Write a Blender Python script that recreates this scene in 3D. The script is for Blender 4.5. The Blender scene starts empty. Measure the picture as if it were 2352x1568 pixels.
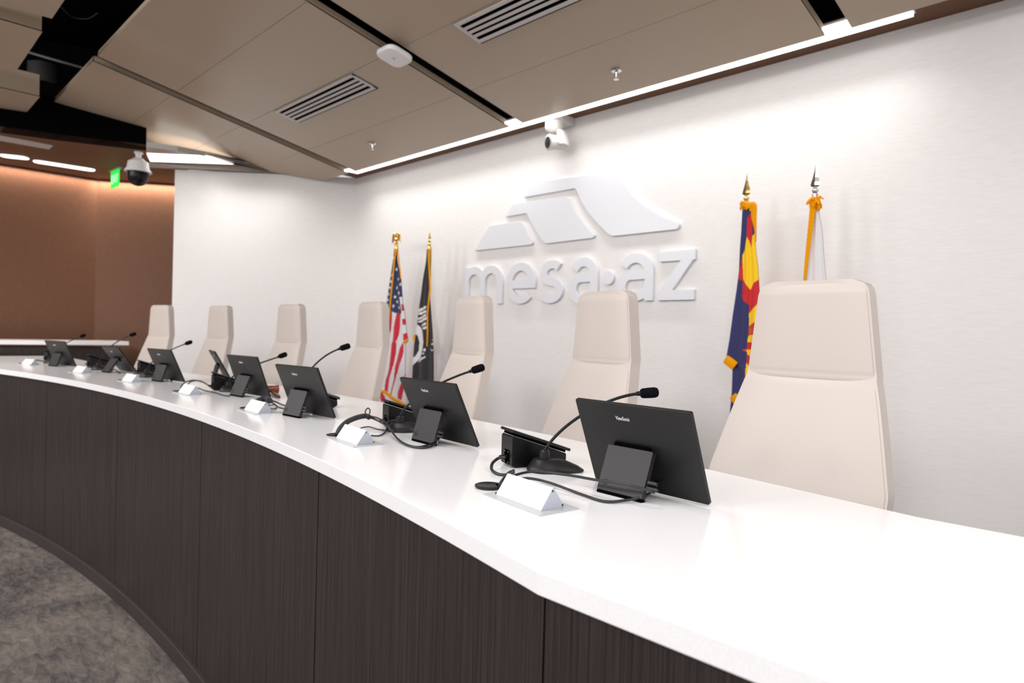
import bpy, bmesh, math, random
from mathutils import Vector, Matrix
random.seed(7)
PI = math.pi
S = bpy.context.scene
COL = S.collection
W, H, F = 2352, 1568, 1502.6
R_ = Vector((0.71000585, 0.7036586, 0.0275005)).normalized()
U_ = Vector((-0.02656687, -0.01225892, 0.99957187)).normalized()
F_ = U_.cross(R_).normalized()
EYE = Vector((0, 0, 1.70))
TOP = 1.30            # desk top height above the public floor
DAIS = 0.56           # raised floor behind the desk

# ---------------------------------------------------------------- measuring helpers
def ray(px, py): return F_ + R_ * ((px - W / 2) / F) - U_ * ((py - H / 2) / F)
def at_z(px, py, z=TOP):
    d = ray(px, py); return EYE + d * ((z - EYE.z) / d.z)
def at_y(px, py, y):
    d = ray(px, py); return EYE + d * (y / d.y)
def at_d(px, py, dist):
    d = ray(px, py); return EYE + d * (dist / math.hypot(d.x, d.y))

# ---------------------------------------------------------------- materials
def lin(c):
    return tuple(((v / 255) / 12.92 if v / 255 <= 0.04045 else ((v / 255 + 0.055) / 1.055) ** 2.4) for v in c)
MATS = {}
def mat(name, rgb, rough=0.5, metal=0.0, spec=0.5, emit=None, es=0.0, coat=0.0):
    m = bpy.data.materials.new(name); m.use_nodes = True
    b = m.node_tree.nodes['Principled BSDF']
    c = lin(rgb) + (1,)
    b.inputs['Base Color'].default_value = c
    b.inputs['Roughness'].default_value = rough
    b.inputs['Metallic'].default_value = metal
    b.inputs['Specular IOR Level'].default_value = spec
    if coat: b.inputs['Coat Weight'].default_value = coat
    if emit:
        b.inputs['Emission Color'].default_value = lin(emit) + (1,)
        b.inputs['Emission Strength'].default_value = es
    MATS[name] = m
    return m
def nodes(m): return m.node_tree.nodes, m.node_tree.links, m.node_tree.nodes['Principled BSDF']
def noise_mix(m, c1, c2, scale=(1, 1, 1), nscale=5.0, detail=6.0, rough=0.6, lo=0.3, hi=0.7, coord='Object'):
    n, l, b = nodes(m)
    tc = n.new('ShaderNodeTexCoord'); mp = n.new('ShaderNodeMapping'); nz = n.new('ShaderNodeTexNoise'); rp = n.new('ShaderNodeValToRGB')
    mp.inputs['Scale'].default_value = scale
    nz.inputs['Scale'].default_value = nscale; nz.inputs['Detail'].default_value = detail; nz.inputs['Roughness'].default_value = rough
    l.new(tc.outputs[coord], mp.inputs[0]); l.new(mp.outputs[0], nz.inputs['Vector']); l.new(nz.outputs['Fac'], rp.inputs[0])
    rp.color_ramp.elements[0].position = lo; rp.color_ramp.elements[0].color = lin(c1) + (1,)
    rp.color_ramp.elements[1].position = hi; rp.color_ramp.elements[1].color = lin(c2) + (1,)
    l.new(rp.outputs[0], b.inputs['Base Color'])
    return nz, rp
def bump(m, scale=(1, 1, 1), nscale=200.0, strength=0.1, dist=0.002, detail=2.0):
    n, l, b = nodes(m)
    tc = n.new('ShaderNodeTexCoord'); mp = n.new('ShaderNodeMapping'); nz = n.new('ShaderNodeTexNoise'); bp = n.new('ShaderNodeBump')
    mp.inputs['Scale'].default_value = scale
    nz.inputs['Scale'].default_value = nscale; nz.inputs['Detail'].default_value = detail
    bp.inputs['Strength'].default_value = strength; bp.inputs['Distance'].default_value = dist
    l.new(tc.outputs['Object'], mp.inputs[0]); l.new(mp.outputs[0], nz.inputs['Vector']); l.new(nz.outputs['Fac'], bp.inputs['Height'])
    l.new(bp.outputs[0], b.inputs['Normal'])

quartz = mat('white_quartz', (240, 238, 240), 0.14)
noise_mix(quartz, (240, 238, 240), (244, 243, 244), nscale=260, detail=3, lo=.4, hi=.6)
wallm = mat('wall_vinyl', (226, 221, 219), 0.55, spec=0.3)
noise_mix(wallm, (232, 228, 227), (238, 235, 234), scale=(1, 1, 12), nscale=14, detail=5, lo=.35, hi=.65)
bump(wallm, (60, 60, 400), 1.0, 0.06, 0.001)
brownwall = mat('brown_vinyl', (124, 84, 62), 0.6, spec=0.3)
noise_mix(brownwall, (96, 64, 47), (110, 76, 57), scale=(8, 8, 1), nscale=18, detail=5, lo=.35, hi=.65)
soffitm = mat('brown_soffit', (112, 80, 61), 0.6, spec=0.2)
cloudm = mat('taupe_panel', (176, 158, 138), 0.34, spec=0.35)
bump(cloudm, (1, 1, 1), 900, 0.03, 0.0005)
plenum = mat('plenum_black', (10, 10, 12), 0.9, spec=0.0)
wood = mat('dark_wood_laminate', (66, 56, 54), 0.42, spec=0.4)
nz, rp = noise_mix(wood, (15, 12, 11), (60, 51, 48), scale=(210, 210, 1.8), nscale=1.0, detail=6, rough=.75, lo=.34, hi=.68)
plinthm = mat('plinth_rubber', (50, 42, 41), 0.5)
carpet = mat('carpet', (104, 96, 93), 0.95, spec=0.05)
def carpet_nodes():
    n, l, b = nodes(carpet)
    tc = n.new('ShaderNodeTexCoord')
    outs = []
    for sc, det, rgh, c1, c2, lo, hi, st in ((1.15, 9, .66, (58, 57, 61), (122, 113, 107), .40, .62, (1, 1.4, 1)), (9, 9, .75, (57, 55, 58), (138, 126, 118), .38, .64, (1, 2.6, 1))):
        mp = n.new('ShaderNodeMapping'); mp.inputs['Scale'].default_value = st; mp.inputs['Rotation'].default_value = (0, 0, 0.5)
        nz = n.new('ShaderNodeTexNoise'); nz.inputs['Scale'].default_value = sc; nz.inputs['Detail'].default_value = det; nz.inputs['Roughness'].default_value = rgh; nz.inputs['Distortion'].default_value = .6
        rp = n.new('ShaderNodeValToRGB'); rp.color_ramp.elements[0].position = lo; rp.color_ramp.elements[0].color = lin(c1) + (1,); rp.color_ramp.elements[1].position = hi; rp.color_ramp.elements[1].color = lin(c2) + (1,)
        l.new(tc.outputs['Object'], mp.inputs[0]); l.new(mp.outputs[0], nz.inputs['Vector']); l.new(nz.outputs['Fac'], rp.inputs[0]); outs.append(rp.outputs[0])
    mx = n.new('ShaderNodeMix'); mx.data_type = 'RGBA'; mx.inputs[0].default_value = .5
    l.new(outs[0], mx.inputs[6]); l.new(outs[1], mx.inputs[7]); l.new(mx.outputs[2], b.inputs['Base Color'])
carpet_nodes()
leather = mat('cream_leather', (197, 186, 179), 0.42, spec=0.4)
bump(leather, (1, 1, 1), 260, 0.08, 0.001, 3)
thread = mat('cream_stitching', (206, 191, 176), 0.6)
chrome = mat('chrome', (205, 205, 208), 0.15, 1.0)
blackp = mat('black_plastic', (23, 22, 23), 0.42, spec=0.35)
blackp2 = mat('black_gloss', (11, 11, 12), 0.3, spec=0.28)
monm = mat('monitor_shell', (25, 24, 24), 0.42, spec=0.35)
bump(monm, (1, 1, 1), 1500, 0.08, 0.0004)
standm = mat('monitor_stand_grey', (34, 31, 35), 0.5)
screen = mat('screen_glass', (12, 12, 14), 0.08)
foam = mat('foam_windscreen', (20, 19, 24), 1.0, spec=0.0)
cablem = mat('cable_black', (30, 30, 34), 0.4)
sleevem = mat('braided_sleeve', (46, 46, 50), 0.7)
whitep = mat('white_plastic', (236, 234, 234), 0.35)
camwhite = mat('camera_white', (214, 210, 208), 0.4)
letter = mat('brand_letter', (225, 225, 228), 0.4)
signm = mat('sign_acrylic_white', (226, 227, 233), 0.3)
plateacr = mat('frosted_acrylic', (186, 187, 190), 0.2)
greyend = mat('grey_card', (180, 185, 196), 0.5)
ledm = mat('led_diffuser', (255, 255, 255), 0.5, emit=(255, 253, 250), es=2.2)
alum = mat('aluminium', (190, 188, 186), 0.4, 0.6)
ventm = mat('vent_white', (200, 193, 190), 0.5)
black = mat('slot_black', (8, 8, 8), 0.9, spec=0)
gold = mat('polished_gold', (230, 200, 130), 0.14, 1.0)
silver = mat('polished_silver', (200, 200, 196), 0.12, 1.0)
fringem = mat('gold_fringe', (240, 160, 10), 0.8, spec=0.1)
brownwood = mat('gavel_wood', (72, 36, 18), 0.35)
exitm = mat('exit_green', (20, 190, 70), 0.4, emit=(20, 220, 70), es=0.9)
exitlet = mat('exit_letter', (180, 255, 200), 0.4, emit=(190, 255, 205), es=1.2)
amber = mat('amber_led', (255, 180, 40), 0.4, emit=(255, 180, 40), es=2)

# ---------------------------------------------------------------- mesh builder
class MB:
    def __init__(s): s.v = []; s.f = []; s.mi = []; s.sm = []
    def add(s, vs, fs, mi=0, smooth=False):
        o = len(s.v); s.v += [Vector(v) for v in vs]
        for f in fs: s.f.append([i + o for i in f]); s.mi.append(mi); s.sm.append(smooth)
        return s
    def box(s, c, d, M=None, mi=0):
        x, y, z = d[0] / 2, d[1] / 2, d[2] / 2
        vs = [Vector((i * x, j * y, k * z)) for k in (-1, 1) for j in (-1, 1) for i in (-1, 1)]
        if M is not None: vs = [M @ v for v in vs]
        vs = [v + Vector(c) for v in vs]
        return s.add(vs, [(0, 2, 3, 1), (4, 5, 7, 6), (0, 1, 5, 4), (2, 6, 7, 3), (0, 4, 6, 2), (1, 3, 7, 5)], mi)
    def prism(s, pts, z0, z1, M=None, mi=0, smooth=False):
        # pts: 2D polygon ccw in local xy, extruded z0..z1, then M (4x4)
        n = len(pts)
        a = sum(pts[i][0] * pts[(i + 1) % n][1] - pts[(i + 1) % n][0] * pts[i][1] for i in range(n))
        if a < 0: pts = pts[::-1]
        vs = [Vector((p[0], p[1], z0)) for p in pts] + [Vector((p[0], p[1], z1)) for p in pts]
        if M is not None: vs = [M @ v for v in vs]
        fs = [list(range(n))[::-1], list(range(n, 2 * n))]
        s.add(vs, fs, mi)
        o = len(s.v) - 2 * n
        for i in range(n):
            j = (i + 1) % n; s.f.append([o + i, o + j, o + n + j, o + n + i]); s.mi.append(mi); s.sm.append(smooth)
        return s
    def loft(s, rings, mi=0, smooth=True, caps=True, closed=True):
        n = len(rings[0]); o = len(s.v)
        for r in rings: s.v += [Vector(p) for p in r]
        for k in range(len(rings) - 1):
            for i in range(n if closed else n - 1):
                j = (i + 1) % n
                s.f.append([o + k * n + i, o + k * n + j, o + (k + 1) * n + j, o + (k + 1) * n + i]); s.mi.append(mi); s.sm.append(smooth)
        if caps:
            s.f.append([o + i for i in range(n)][::-1]); s.mi.append(mi); s.sm.append(False)
            s.f.append([o + (len(rings) - 1) * n + i for i in range(n)]); s.mi.append(mi); s.sm.append(False)
        return s
    def tube(s, pts, r, n=10, mi=0, caps=True):
        pts = [Vector(p) for p in pts]; rs = r if isinstance(r, (list, tuple)) else [r] * len(pts)
        t = (pts[1] - pts[0]).normalized(); a = Vector((0, 0, 1)) if abs(t.z) < .9 else Vector((1, 0, 0))
        nrm = (a - t * a.dot(t)).normalized(); rings = []
        for i, p in enumerate(pts):
            t = ((pts[min(i + 1, len(pts) - 1)]) - pts[max(i - 1, 0)]).normalized()
            nrm = (nrm - t * nrm.dot(t)).normalized(); b = t.cross(nrm)
            rings.append([p + (nrm * math.cos(2 * PI * k / n) + b * math.sin(2 * PI * k / n)) * rs[i] for k in range(n)])
        return s.loft(rings, mi, True, caps)
    def lathe(s, prof, c=(0, 0, 0), n=24, M=None, mi=0, sx=1.0, sy=1.0, smooth=True):
        rings = []
        for r, z in prof:
            ring = [Vector((max(r, 1e-4) * sx * math.cos(2 * PI * k / n), max(r, 1e-4) * sy * math.sin(2 * PI * k / n), z)) for k in range(n)]
            if M is not None: ring = [M @ v for v in ring]
            rings.append([v + Vector(c) for v in ring])
        return s.loft(rings, mi, smooth)
    def build(s, name, mats, parent=None, bevel=0.0, seg=2, angle=40, loc=None):
        me = bpy.data.meshes.new(name)
        me.from_pydata([tuple(v) for v in s.v], [], s.f)
        for m in (mats if isinstance(mats, (list, tuple)) else [mats]): me.materials.append(m)
        for p, mi, sm in zip(me.polygons, s.mi, s.sm): p.material_index = mi; p.use_smooth = sm
        bm = bmesh.new(); bm.from_mesh(me); bmesh.ops.recalc_face_normals(bm, faces=bm.faces); bm.to_mesh(me); bm.free()
        me.update()
        if any(s.sm): me.set_sharp_from_angle(angle=math.radians(angle))
        o = bpy.data.objects.new(name, me); COL.objects.link(o)
        if parent is not None: o.parent = parent
        if loc is not None: o.location = loc
        if bevel:
            b = o.modifiers.new('bevel', 'BEVEL'); b.width = bevel; b.segments = seg; b.limit_method = 'ANGLE'; b.angle_limit = math.radians(35); b.harden_normals = False
        return o
def tag(o, label=None, cat=None, group=None, kind=None):
    if label: o['label'] = label
    if cat: o['category'] = cat
    if group: o['group'] = group
    if kind: o['kind'] = kind
    return o
def thing(name, loc=(0, 0, 0), rz=0.0, label=None, cat=None, group=None):
    o = bpy.data.objects.new(name, None); COL.objects.link(o); o.empty_display_size = .05
    o.location = loc; o.rotation_euler = (0, 0, rz)
    return tag(o, label, cat, group)
def copy_tree(o, parent=None):
    c = o.copy(); COL.objects.link(c)
    if parent is not None: c.parent = parent
    for ch in list(o.children): copy_tree(ch, c)
    return c
def smooth_path(pts, n=8):
    P = [Vector(p) for p in pts]; P = [P[0] * 2 - P[1]] + P + [P[-1] * 2 - P[-2]]; out = []
    for i in range(1, len(P) - 2):
        a, b, c, d = P[i - 1], P[i], P[i + 1], P[i + 2]
        for k in range(n):
            t = k / n
            out.append(.5 * ((2 * b) + (c - a) * t + (2 * a - 5 * b + 4 * c - d) * t * t + (3 * b - a - 3 * c + d) * t ** 3))
    out.append(P[-2]); return out
def bez(a, b, c, d, n=24):
    a, b, c, d = map(Vector, (a, b, c, d)); o = []
    for i in range(n + 1):
        t = i / n; u = 1 - t; o.append(a * u ** 3 + b * 3 * u * u * t + c * 3 * u * t * t + d * t ** 3)
    return o
def rrect(w, h, r, n=5, x=0, y=0):
    out = []
    for cx, cy, a0 in ((w / 2 - r, h / 2 - r, 0), (-w / 2 + r, h / 2 - r, 90), (-w / 2 + r, -h / 2 + r, 180), (w / 2 - r, -h / 2 + r, 270)):
        for k in range(n + 1):
            a = math.radians(a0 + 90 * k / n); out.append((x + cx + r * math.cos(a), y + cy + r * math.sin(a)))
    return out
def round_poly(pts, rad, n=5):
    out = []; N = len(pts)
    for i in range(N):
        p = Vector(pts[i]).to_2d(); a = Vector(pts[i - 1]).to_2d(); b = Vector(pts[(i + 1) % N]).to_2d(); r = rad[i] if isinstance(rad, (list, tuple)) else rad
        if r <= 0: out.append(tuple(p)); continue
        da = (a - p); db = (b - p); r1 = min(r, da.length * .45, db.length * .45)
        s0 = p + da.normalized() * r1; s1 = p + db.normalized() * r1
        for k in range(n + 1):
            t = k / n; out.append(tuple(s0 * (1 - t) ** 2 + p * 2 * t * (1 - t) + s1 * t * t))
    return out
def M4(x, y, z, o=(0, 0, 0)):
    x, y, z, o = map(Vector, (x, y, z, o))
    return Matrix(((x.x, y.x, z.x, o.x), (x.y, y.y, z.y, o.y), (x.z, y.z, z.z, o.z), (0, 0, 0, 1)))
def text_mesh(txt, size, extrude, name, m, parent, M, sx=1.0):
    cu = bpy.data.curves.new(name, 'FONT'); cu.body = txt; cu.size = size; cu.extrude = extrude; cu.align_x = 'CENTER'; cu.align_y = 'CENTER'; cu.resolution_u = 3
    to = bpy.data.objects.new('tmp', cu); COL.objects.link(to)
    dg = bpy.context.evaluated_depsgraph_get(); me = bpy.data.meshes.new_from_object(to.evaluated_get(dg))
    bpy.data.objects.remove(to); bpy.data.curves.remove(cu)
    me.transform(M @ Matrix.Diagonal((sx, 1, 1, 1))); me.name = name
    me.materials.clear(); me.materials.append(m)
    o = bpy.data.objects.new(name, me); COL.objects.link(o)
    if parent is not None: o.parent = parent
    return o

# ================================================================= SETTING
ZC = 1.70 + 1.96       # underside of the brown soffit
YW = 4.55
def slab(name, poly, z0, z1, m, kind='structure', bevel=0):
    o = MB().prism(poly, z0, z1).build(name, m, bevel=bevel); o['kind'] = kind; return o
def wall(name, a, b, z0, z1, m, t=0.12, side=1):
    a = Vector(a); b = Vector(b); d = (b - a).normalized(); n = Vector((-d.y, d.x)) * t * side
    return slab(name, [a, b, b + n, a + n], z0, z1, m)
slab('floor', [(-13, -5), (4, -5), (4, 1.3), (-13, 1.3)], -0.05, 0, carpet)
slab('floor_dais', [(-9.6, 1.3), (4, 1.3), (4, 5), (-9.6, 5)], DAIS - .3, DAIS, carpet)
slab('floor_corridor', [(-13, 1.3), (-9.6, 1.3), (-9.6, 5), (-13, 5)], -.05, 0, carpet)
WC = Vector((-7.415, YW)); WE = Vector((-8.892, 2.848))
wall('wall_back', (2.2, YW), WC, 0, 4.6, wallm, .12, -1)
wall('wall_side', WC, WE, 0, ZC + .01, wallm, .12, -1)
BW = Vector((-10.47, 2.36))
wall('wall_left', BW, (-10.6, -3.0), 0, ZC + .02, brownwall, .12, -1)
wall('wall_left_corridor', BW + (BW - Vector((-9.89, 3.17))) * 0, BW + (Vector((-9.89, 3.17)) - BW) * 2.2, 0, ZC + .02, brownwall, .12, 1)
# black void above the hanging panels
slab('ceiling', [(-13, -1.2), (3, -1.2), (3, 5), (-13, 5)], 4.75, 4.8, plenum)
# soffit over the corridor, and the narrow one along the back wall
def zc2(px, py): p = at_z(px, py, ZC + .03); return (p.x, p.y)
soff_in = [(-9.0, -2.0), zc2(0, 305), zc2(150, 325), zc2(335, 346)]
ns = Vector((0.75532247, -0.65535332))
soff = soff_in + [zc2(340, 373), (WE + ns * .02).to_tuple(), (WE - ns * 1.6).to_tuple(), (-11.5, 4.4), (-11.5, -2.0)]
slab('ceiling_soffit', soff, ZC + .03, ZC + .10, soffitm)
slab('ceiling_soffit_back', [(-7.40, 4.29), (2.2, 4.29), (2.2, YW), (-7.40, YW)], ZC, ZC + .06, soffitm)
# black boards added up from the soffit edge to shut world light out
mb = MB()
for a, b in zip(soff_in, soff_in[1:]):
    a = Vector(a); b = Vector(b); d = (b - a).normalized(); n = Vector((-d.y, d.x)) * .02
    mb.prism([a, b, b + n, a + n], ZC + .031, 4.75)
tag(mb.build('trim_1', plenum), kind='structure')
tag(MB().box((-4, 4.42, 4.25), (13, .02, 1.0)).build('trim_2', plenum), kind='structure')

# ================================================================= CEILING CLOUDS
K = 0.955
SL = math.radians(10.77)
CO = Vector((0, 4.402 * K, 1.70 + 1.986 * K))
CX = Vector((1, 0, 0)); CV = Vector((0, math.cos(SL), -math.sin(SL))); CN = CX.cross(CV)     # CN points up
CM = M4(CX, CV, CN, CO)
def onplane(px, py, off=0.0):
    d = ray(px, py); P = CO + CN * off; t = ((P - EYE).dot(CN)) / d.dot(CN); q = EYE + d * t
    return (q.x, (q - CO).dot(CV))
def clip(poly, v0, v1):
    def half(P, f):
        o = []
        for i in range(len(P)):
            a, b = P[i], P[(i + 1) % len(P)]; fa, fb = f(a), f(b)
            if fa >= 0: o.append(a)
            if (fa >= 0) != (fb >= 0):
                t = fa / (fa - fb); o.append((a[0] + (b[0] - a[0]) * t, a[1] + (b[1] - a[1]) * t))
        return o
    return half(half(poly, lambda p: p[1] - v0), lambda p: v1 - p[1])
VL = -2.854 * K
seams = [VL, -2.135 * K, -1.395 * K, -0.662 * K, 0.0]
p0 = [(-7.03, 0), (-7.03, VL)] + [(x * K, v * K) for x, v in ((-9.699, -2.854), (-9.743, -2.657), (-9.708, -2.476), (-9.67, -2.144), (-9.446, -1.768), (-9.242, -1.565), (-8.985, -1.353), (-8.787, -.861), (-8.0, 0))]
clouds = [
    (p0, 'taupe ceiling panel with a curved end above the white angled side wall'),
    ([(-7.19 * K, 0), (-7.19 * K, VL), (-4.482 * K, VL), (-4.482 * K, 0)], 'taupe ceiling panel holding the fully visible slotted vent'),
    ([(-4.30 * K, 0), (-4.30 * K, VL), (-1.593 * K, VL), (-1.593 * K, 0)], 'taupe ceiling panel holding the vent cut by the top of the frame'),
    ([(-1.43 * K, 0), (-1.43 * K, VL), (1.6, VL), (1.6, 0)], 'taupe ceiling panel at the top right corner past the last gap'),
]
for poly, lab in clouds:
    xs = [p[0] for p in poly]
    t = thing('ceiling_panel', (0, 0, 0), 0, lab, 'ceiling panel', 'sloping ceiling panels over the desk')
    for a, b in zip(seams, seams[1:]):
        q = clip(poly, a + .0012, b - .0012)
        MB().prism(q, 0, .012, CM).build('ceiling_board', cloudm, t, bevel=.0015, seg=1)
    # turned-up edge all round
    mb = MB(); n = len(poly)
    for i in range(n):
        a = Vector(poly[i]); b = Vector(poly[(i + 1) % n]); d = (b - a).normalized(); nn = Vector((-d.y, d.x)) * .006
        if sum(poly[k][0] * poly[(k + 1) % n][1] - poly[(k + 1) % n][0] * poly[k][1] for k in range(n)) < 0: nn = -nn
        mb.prism([a, b, b + nn, a + nn], .002, .055, CM)
    mb.build('edge_flange', cloudm, t)
# second row of boxes beyond the dark gap, nearer the audience
ZQ = 1.70 + 2.25
for Q, far, lab in (([(150, 0), (118, 43)], [(30, 0)], 'taupe ceiling box cut by the top edge, first of the left row'), ([(97, 73), (37, 165)], [(0, 150)], 'taupe ceiling box with a dark end face, middle of the left row'), ([(93, 223), (50, 270)], [(0, 253)], 'taupe ceiling box lowest of the left row, above the black ceiling void')):
    a = at_z(*Q[0], ZQ); b = at_z(*Q[1], ZQ)
    x1 = a.x; x0 = b.x
    y1 = (a.y + b.y) / 2
    t = thing('ceiling_box', (0, 0, 0), 0, lab, 'ceiling panel', 'box panels of the left ceiling row')
    if 'first' in lab: x1 = a.x + 1.6
    MB().prism([(x0, y1 - 2.2), (x1, y1 - 2.2), (x1, y1), (x0, y1)], ZQ, ZQ + .012).build('ceiling_board', cloudm, t, bevel=.002, seg=1)
    mb = MB()
    for A, B in (((x0, y1), (x1, y1)), ((x1, y1), (x1, y1 - 2.2)), ((x0, y1 - 2.2), (x0, y1))):
        A = Vector(A); B = Vector(B); d = (B - A).normalized(); nn = Vector((d.y, -d.x)) * .006
        mb.prism([A, B, B + nn, A + nn], ZQ + .002, ZQ + .22)
    mb.build('edge_flange', cloudm, t)

# linear light along the cloud edge
t = thing('linear_light', (-4.03, 4.25, 3.605), 0, 'long white linear ceiling light along the back wall edge', 'ceiling light')
mb = MB()
segs = [(-6.99, -3.0), (-2.997, -1.065)]
for a, b in segs: mb.box(((a + b) / 2 + 4.03, 0, .012), (b - a, .115, .02))
mb.build('diffuser', ledm, t)
for a, b in ((-7.025, -6.872), (-4.275, -4.112), (-1.515, -1.370)): MB().box(((a + b) / 2 + 4.03, -.078, .016), (b - a, .05, .02)).build('gap_diffuser', ledm, t)
MB().box((0, 0, .04), (5.95, .13, .035)).build('housing', alum, t)

# light trough over the white side wall
def soffpoly(pts): return [zc2(*p) for p in pts]
ZT = ZC + .03
t = thing('cove_light', (0, 0, 0), 0, 'broad white ceiling light along the angled white side wall', 'ceiling light')
lp = soffpoly([(337, 352), (345, 371), (537, 377.5), (478, 361), (455, 357), (400, 355)])
MB().prism(lp, ZT + .001, ZT + .02).build('diffuser', ledm, t)
lp = soffpoly([(336, 338), (337, 352), (400, 355), (455, 357), (478, 361), (537, 377.5), (600, 389), (600, 390), (537, 378), (470, 359.5), (408, 347.5)])
MB().prism(lp, ZT + .003, ZT + .06).build('reflector', alum, t)
lp = soffpoly([(345, 371), (340, 373), (560, 384), (640, 397.5), (600, 389), (537, 377.5)])
tag(MB().prism(lp, ZT + .0005, ZT + .05).build('trim_3', soffitm), kind='structure')
t = thing('linear_diffuser', (0, 0, 0), 0, 'grey slot air diffuser along the top of the angled wall', 'vent')
a1, b1, a2, b2 = [Vector(zc2(*p)) for p in ((341, 373.3), (640, 397.7), (344, 384.5), (650, 402))]
mb = MB()
for k in range(4):
    f0, f1 = k / 4 + .02, k / 4 + .19
    mb.prism([a1.lerp(a2, f0), b1.lerp(b2, f0), b1.lerp(b2, f1), a1.lerp(a2, f1)], ZT - .004, ZT + .004)
mb.build('slat', ventm, t)
MB().prism([a1, b1, b2, a2], ZT + .0, ZT + .04).build('backing', alum, t)

# corridor lights, diffuser, sprinkler
def capsule_light(pts, lab):
    P = [Vector(zc2(*p)) for p in pts]; c = sum(P, Vector((0, 0))) / len(P)
    d = ((P[2] + P[3]) / 2 - (P[0] + P[1]) / 2); L = d.length; d = d / L; w = .17
    t = thing('capsule_light', (c.x, c.y, ZT), math.atan2(d.y, d.x), lab, 'ceiling light', 'white capsule lights in the brown corridor ceiling')
    MB().prism(rrect(L, w, .07), -.012, -.002).build('diffuser', ledm, t)
    MB().prism(rrect(L + .015, w + .015, .075), -.008, -.0002).build('housing', whitep, t)
capsule_light([(0, 345), (0, 365), (68, 357), (63, 367)], 'short white capsule ceiling light cut by the left edge')
capsule_light([(75, 364), (78, 372), (221, 387), (215, 393)], 'whole white capsule ceiling light above the brown corridor wall')
t = thing('slot_vent', (0, 0, 0), 0, 'pale slotted vent in the brown corridor ceiling', 'vent')
mb = MB(); P = [Vector(zc2(*p)) for p in ((0, 310), (122, 333), (112, 342), (0, 322))]
P[0] = P[1] + (P[0] - P[1]) * 1.5; P[3] = P[2] + (P[3] - P[2]) * 1.5
for k in range(4): mb.prism([P[0].lerp(P[3], k / 4), P[1].lerp(P[2], k / 4), P[1].lerp(P[2], k / 4 + .17), P[0].lerp(P[3], k / 4 + .17)], ZT - .01, ZT - .001)
mb.build('slat', ventm, t); MB().prism(P, ZT - .004, ZT - .0005).build('backing', soffitm, t)

def vent(x0, x1, lab):
    v0, v1 = -1.380 * K, -1.122 * K; cx, cv = (x0 + x1) / 2, (v0 + v1) / 2; w, h = x1 - x0, v1 - v0
    o = CO + CX * cx + CV * cv - CN * .004
    t = thing('slot_diffuser', o, 0, lab, 'vent', 'slotted ceiling vents in the taupe panels'); t.rotation_euler = (-SL, 0, 0)
    mb = MB(); b = .028
    for y in (-h / 2 + b / 2, h / 2 - b / 2): mb.box((0, y, -.004), (w, b, .008))
    for x in (-w / 2 + b / 2, w / 2 - b / 2): mb.box((x, 0, -.004), (b, h, .0079))
    mb.build('frame', ventm, t)
    mb = MB(); ih = h - 2 * b
    for k in (1, 2, 3): mb.box((0, -ih / 2 + ih * k / 4, -.003), (w - .04, .024, .006))
    mb.build('louver', ventm, t)
    MB().box((.004, .012, .0015), (w + .004, h + .01, .003)).build('backing', black, t)  # black behind the slots; its overhang paints a thin shadow line along the frame
vent(-6.556 * K, -5.077 * K, 'whole white slotted ceiling vent left of the white access point')
vent(-3.70 * K, -2.22 * K, 'white slotted ceiling vent cut by the top edge of the photo')

def sprinkler(x, v, lab):
    o = CO + CX * x + CV * v
    t = thing('sprinkler', o, 0, lab, 'sprinkler', 'fire sprinklers in the ceiling panels')
    MB().lathe([(.0, -.010), (.02, -.010), (.038, -.004), (.04, .0), (0, .0005)], n=28).build('escutcheon', chrome, t)
    mb = MB().lathe([(.0, -.05), (.006, -.05), (.008, -.03), (.011, -.008), (0, -.008)], n=14)
    mb.lathe([(.0, -.064), (.02, -.063), (.02, -.0605), (.0, -.060)], n=16)
    mb.tube([(-.012, 0, -.01), (-.014, 0, -.035), (-.003, 0, -.058)], .0025, 6); mb.tube([(.012, 0, -.01), (.014, 0, -.035), (.003, 0, -.058)], .0025, 6)
    mb.build('sprinkler_head', chrome, t)
sprinkler(-3.015 * K, -.307 * K, 'chrome fire sprinkler above the wall camera, nearer the photographer')
sprinkler(-6.214 * K, -.399 * K, 'small chrome fire sprinkler farther off, below the whole vent')

# wireless access point hanging in the gap
ap = onplane(906, 128, -.07); o = CO + CX * ap[0] + CV * ap[1] - CN * .07
t = thing('access_point', o, 0, 'white rounded wireless access point hanging under the ceiling gap', 'access point'); t.rotation_euler = (-SL, 0, 0)
rr = []
for w_, z_ in ((.19, -.024), (.213, -.020), (.226, -.008), (.226, .010), (.20, .022)): rr.append([(x, y, z_) for x, y in rrect(w_, w_, .062 * w_ / .226, 8)])
MB().loft(rr).build('body', whitep, t)
MB().box((0, 0, .045), (.09, .09, .05)).build('bracket', black, t)
MB().box((-.095, .045, -.0195), (.004, .022, .004)).build('indicator_light', amber, t)
mb = MB()
for k, hh in enumerate((.004, .007, .010, .007, .004, .007, .010, .007, .004)): mb.box(((k - 4) * .0035, .004, -.0245), (.0014, hh, .001))
mb.build('logo', mat('faint_grey', (170, 168, 168), .5), t)
text_mesh('CISCO', .011, .0004, 'logo_text', MATS['faint_grey'], t, Matrix.Translation((0, -.009, -.0245)) @ Matrix.Rotation(PI, 4, 'X') @ Matrix.Rotation(0, 4, 'Z'))

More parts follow.
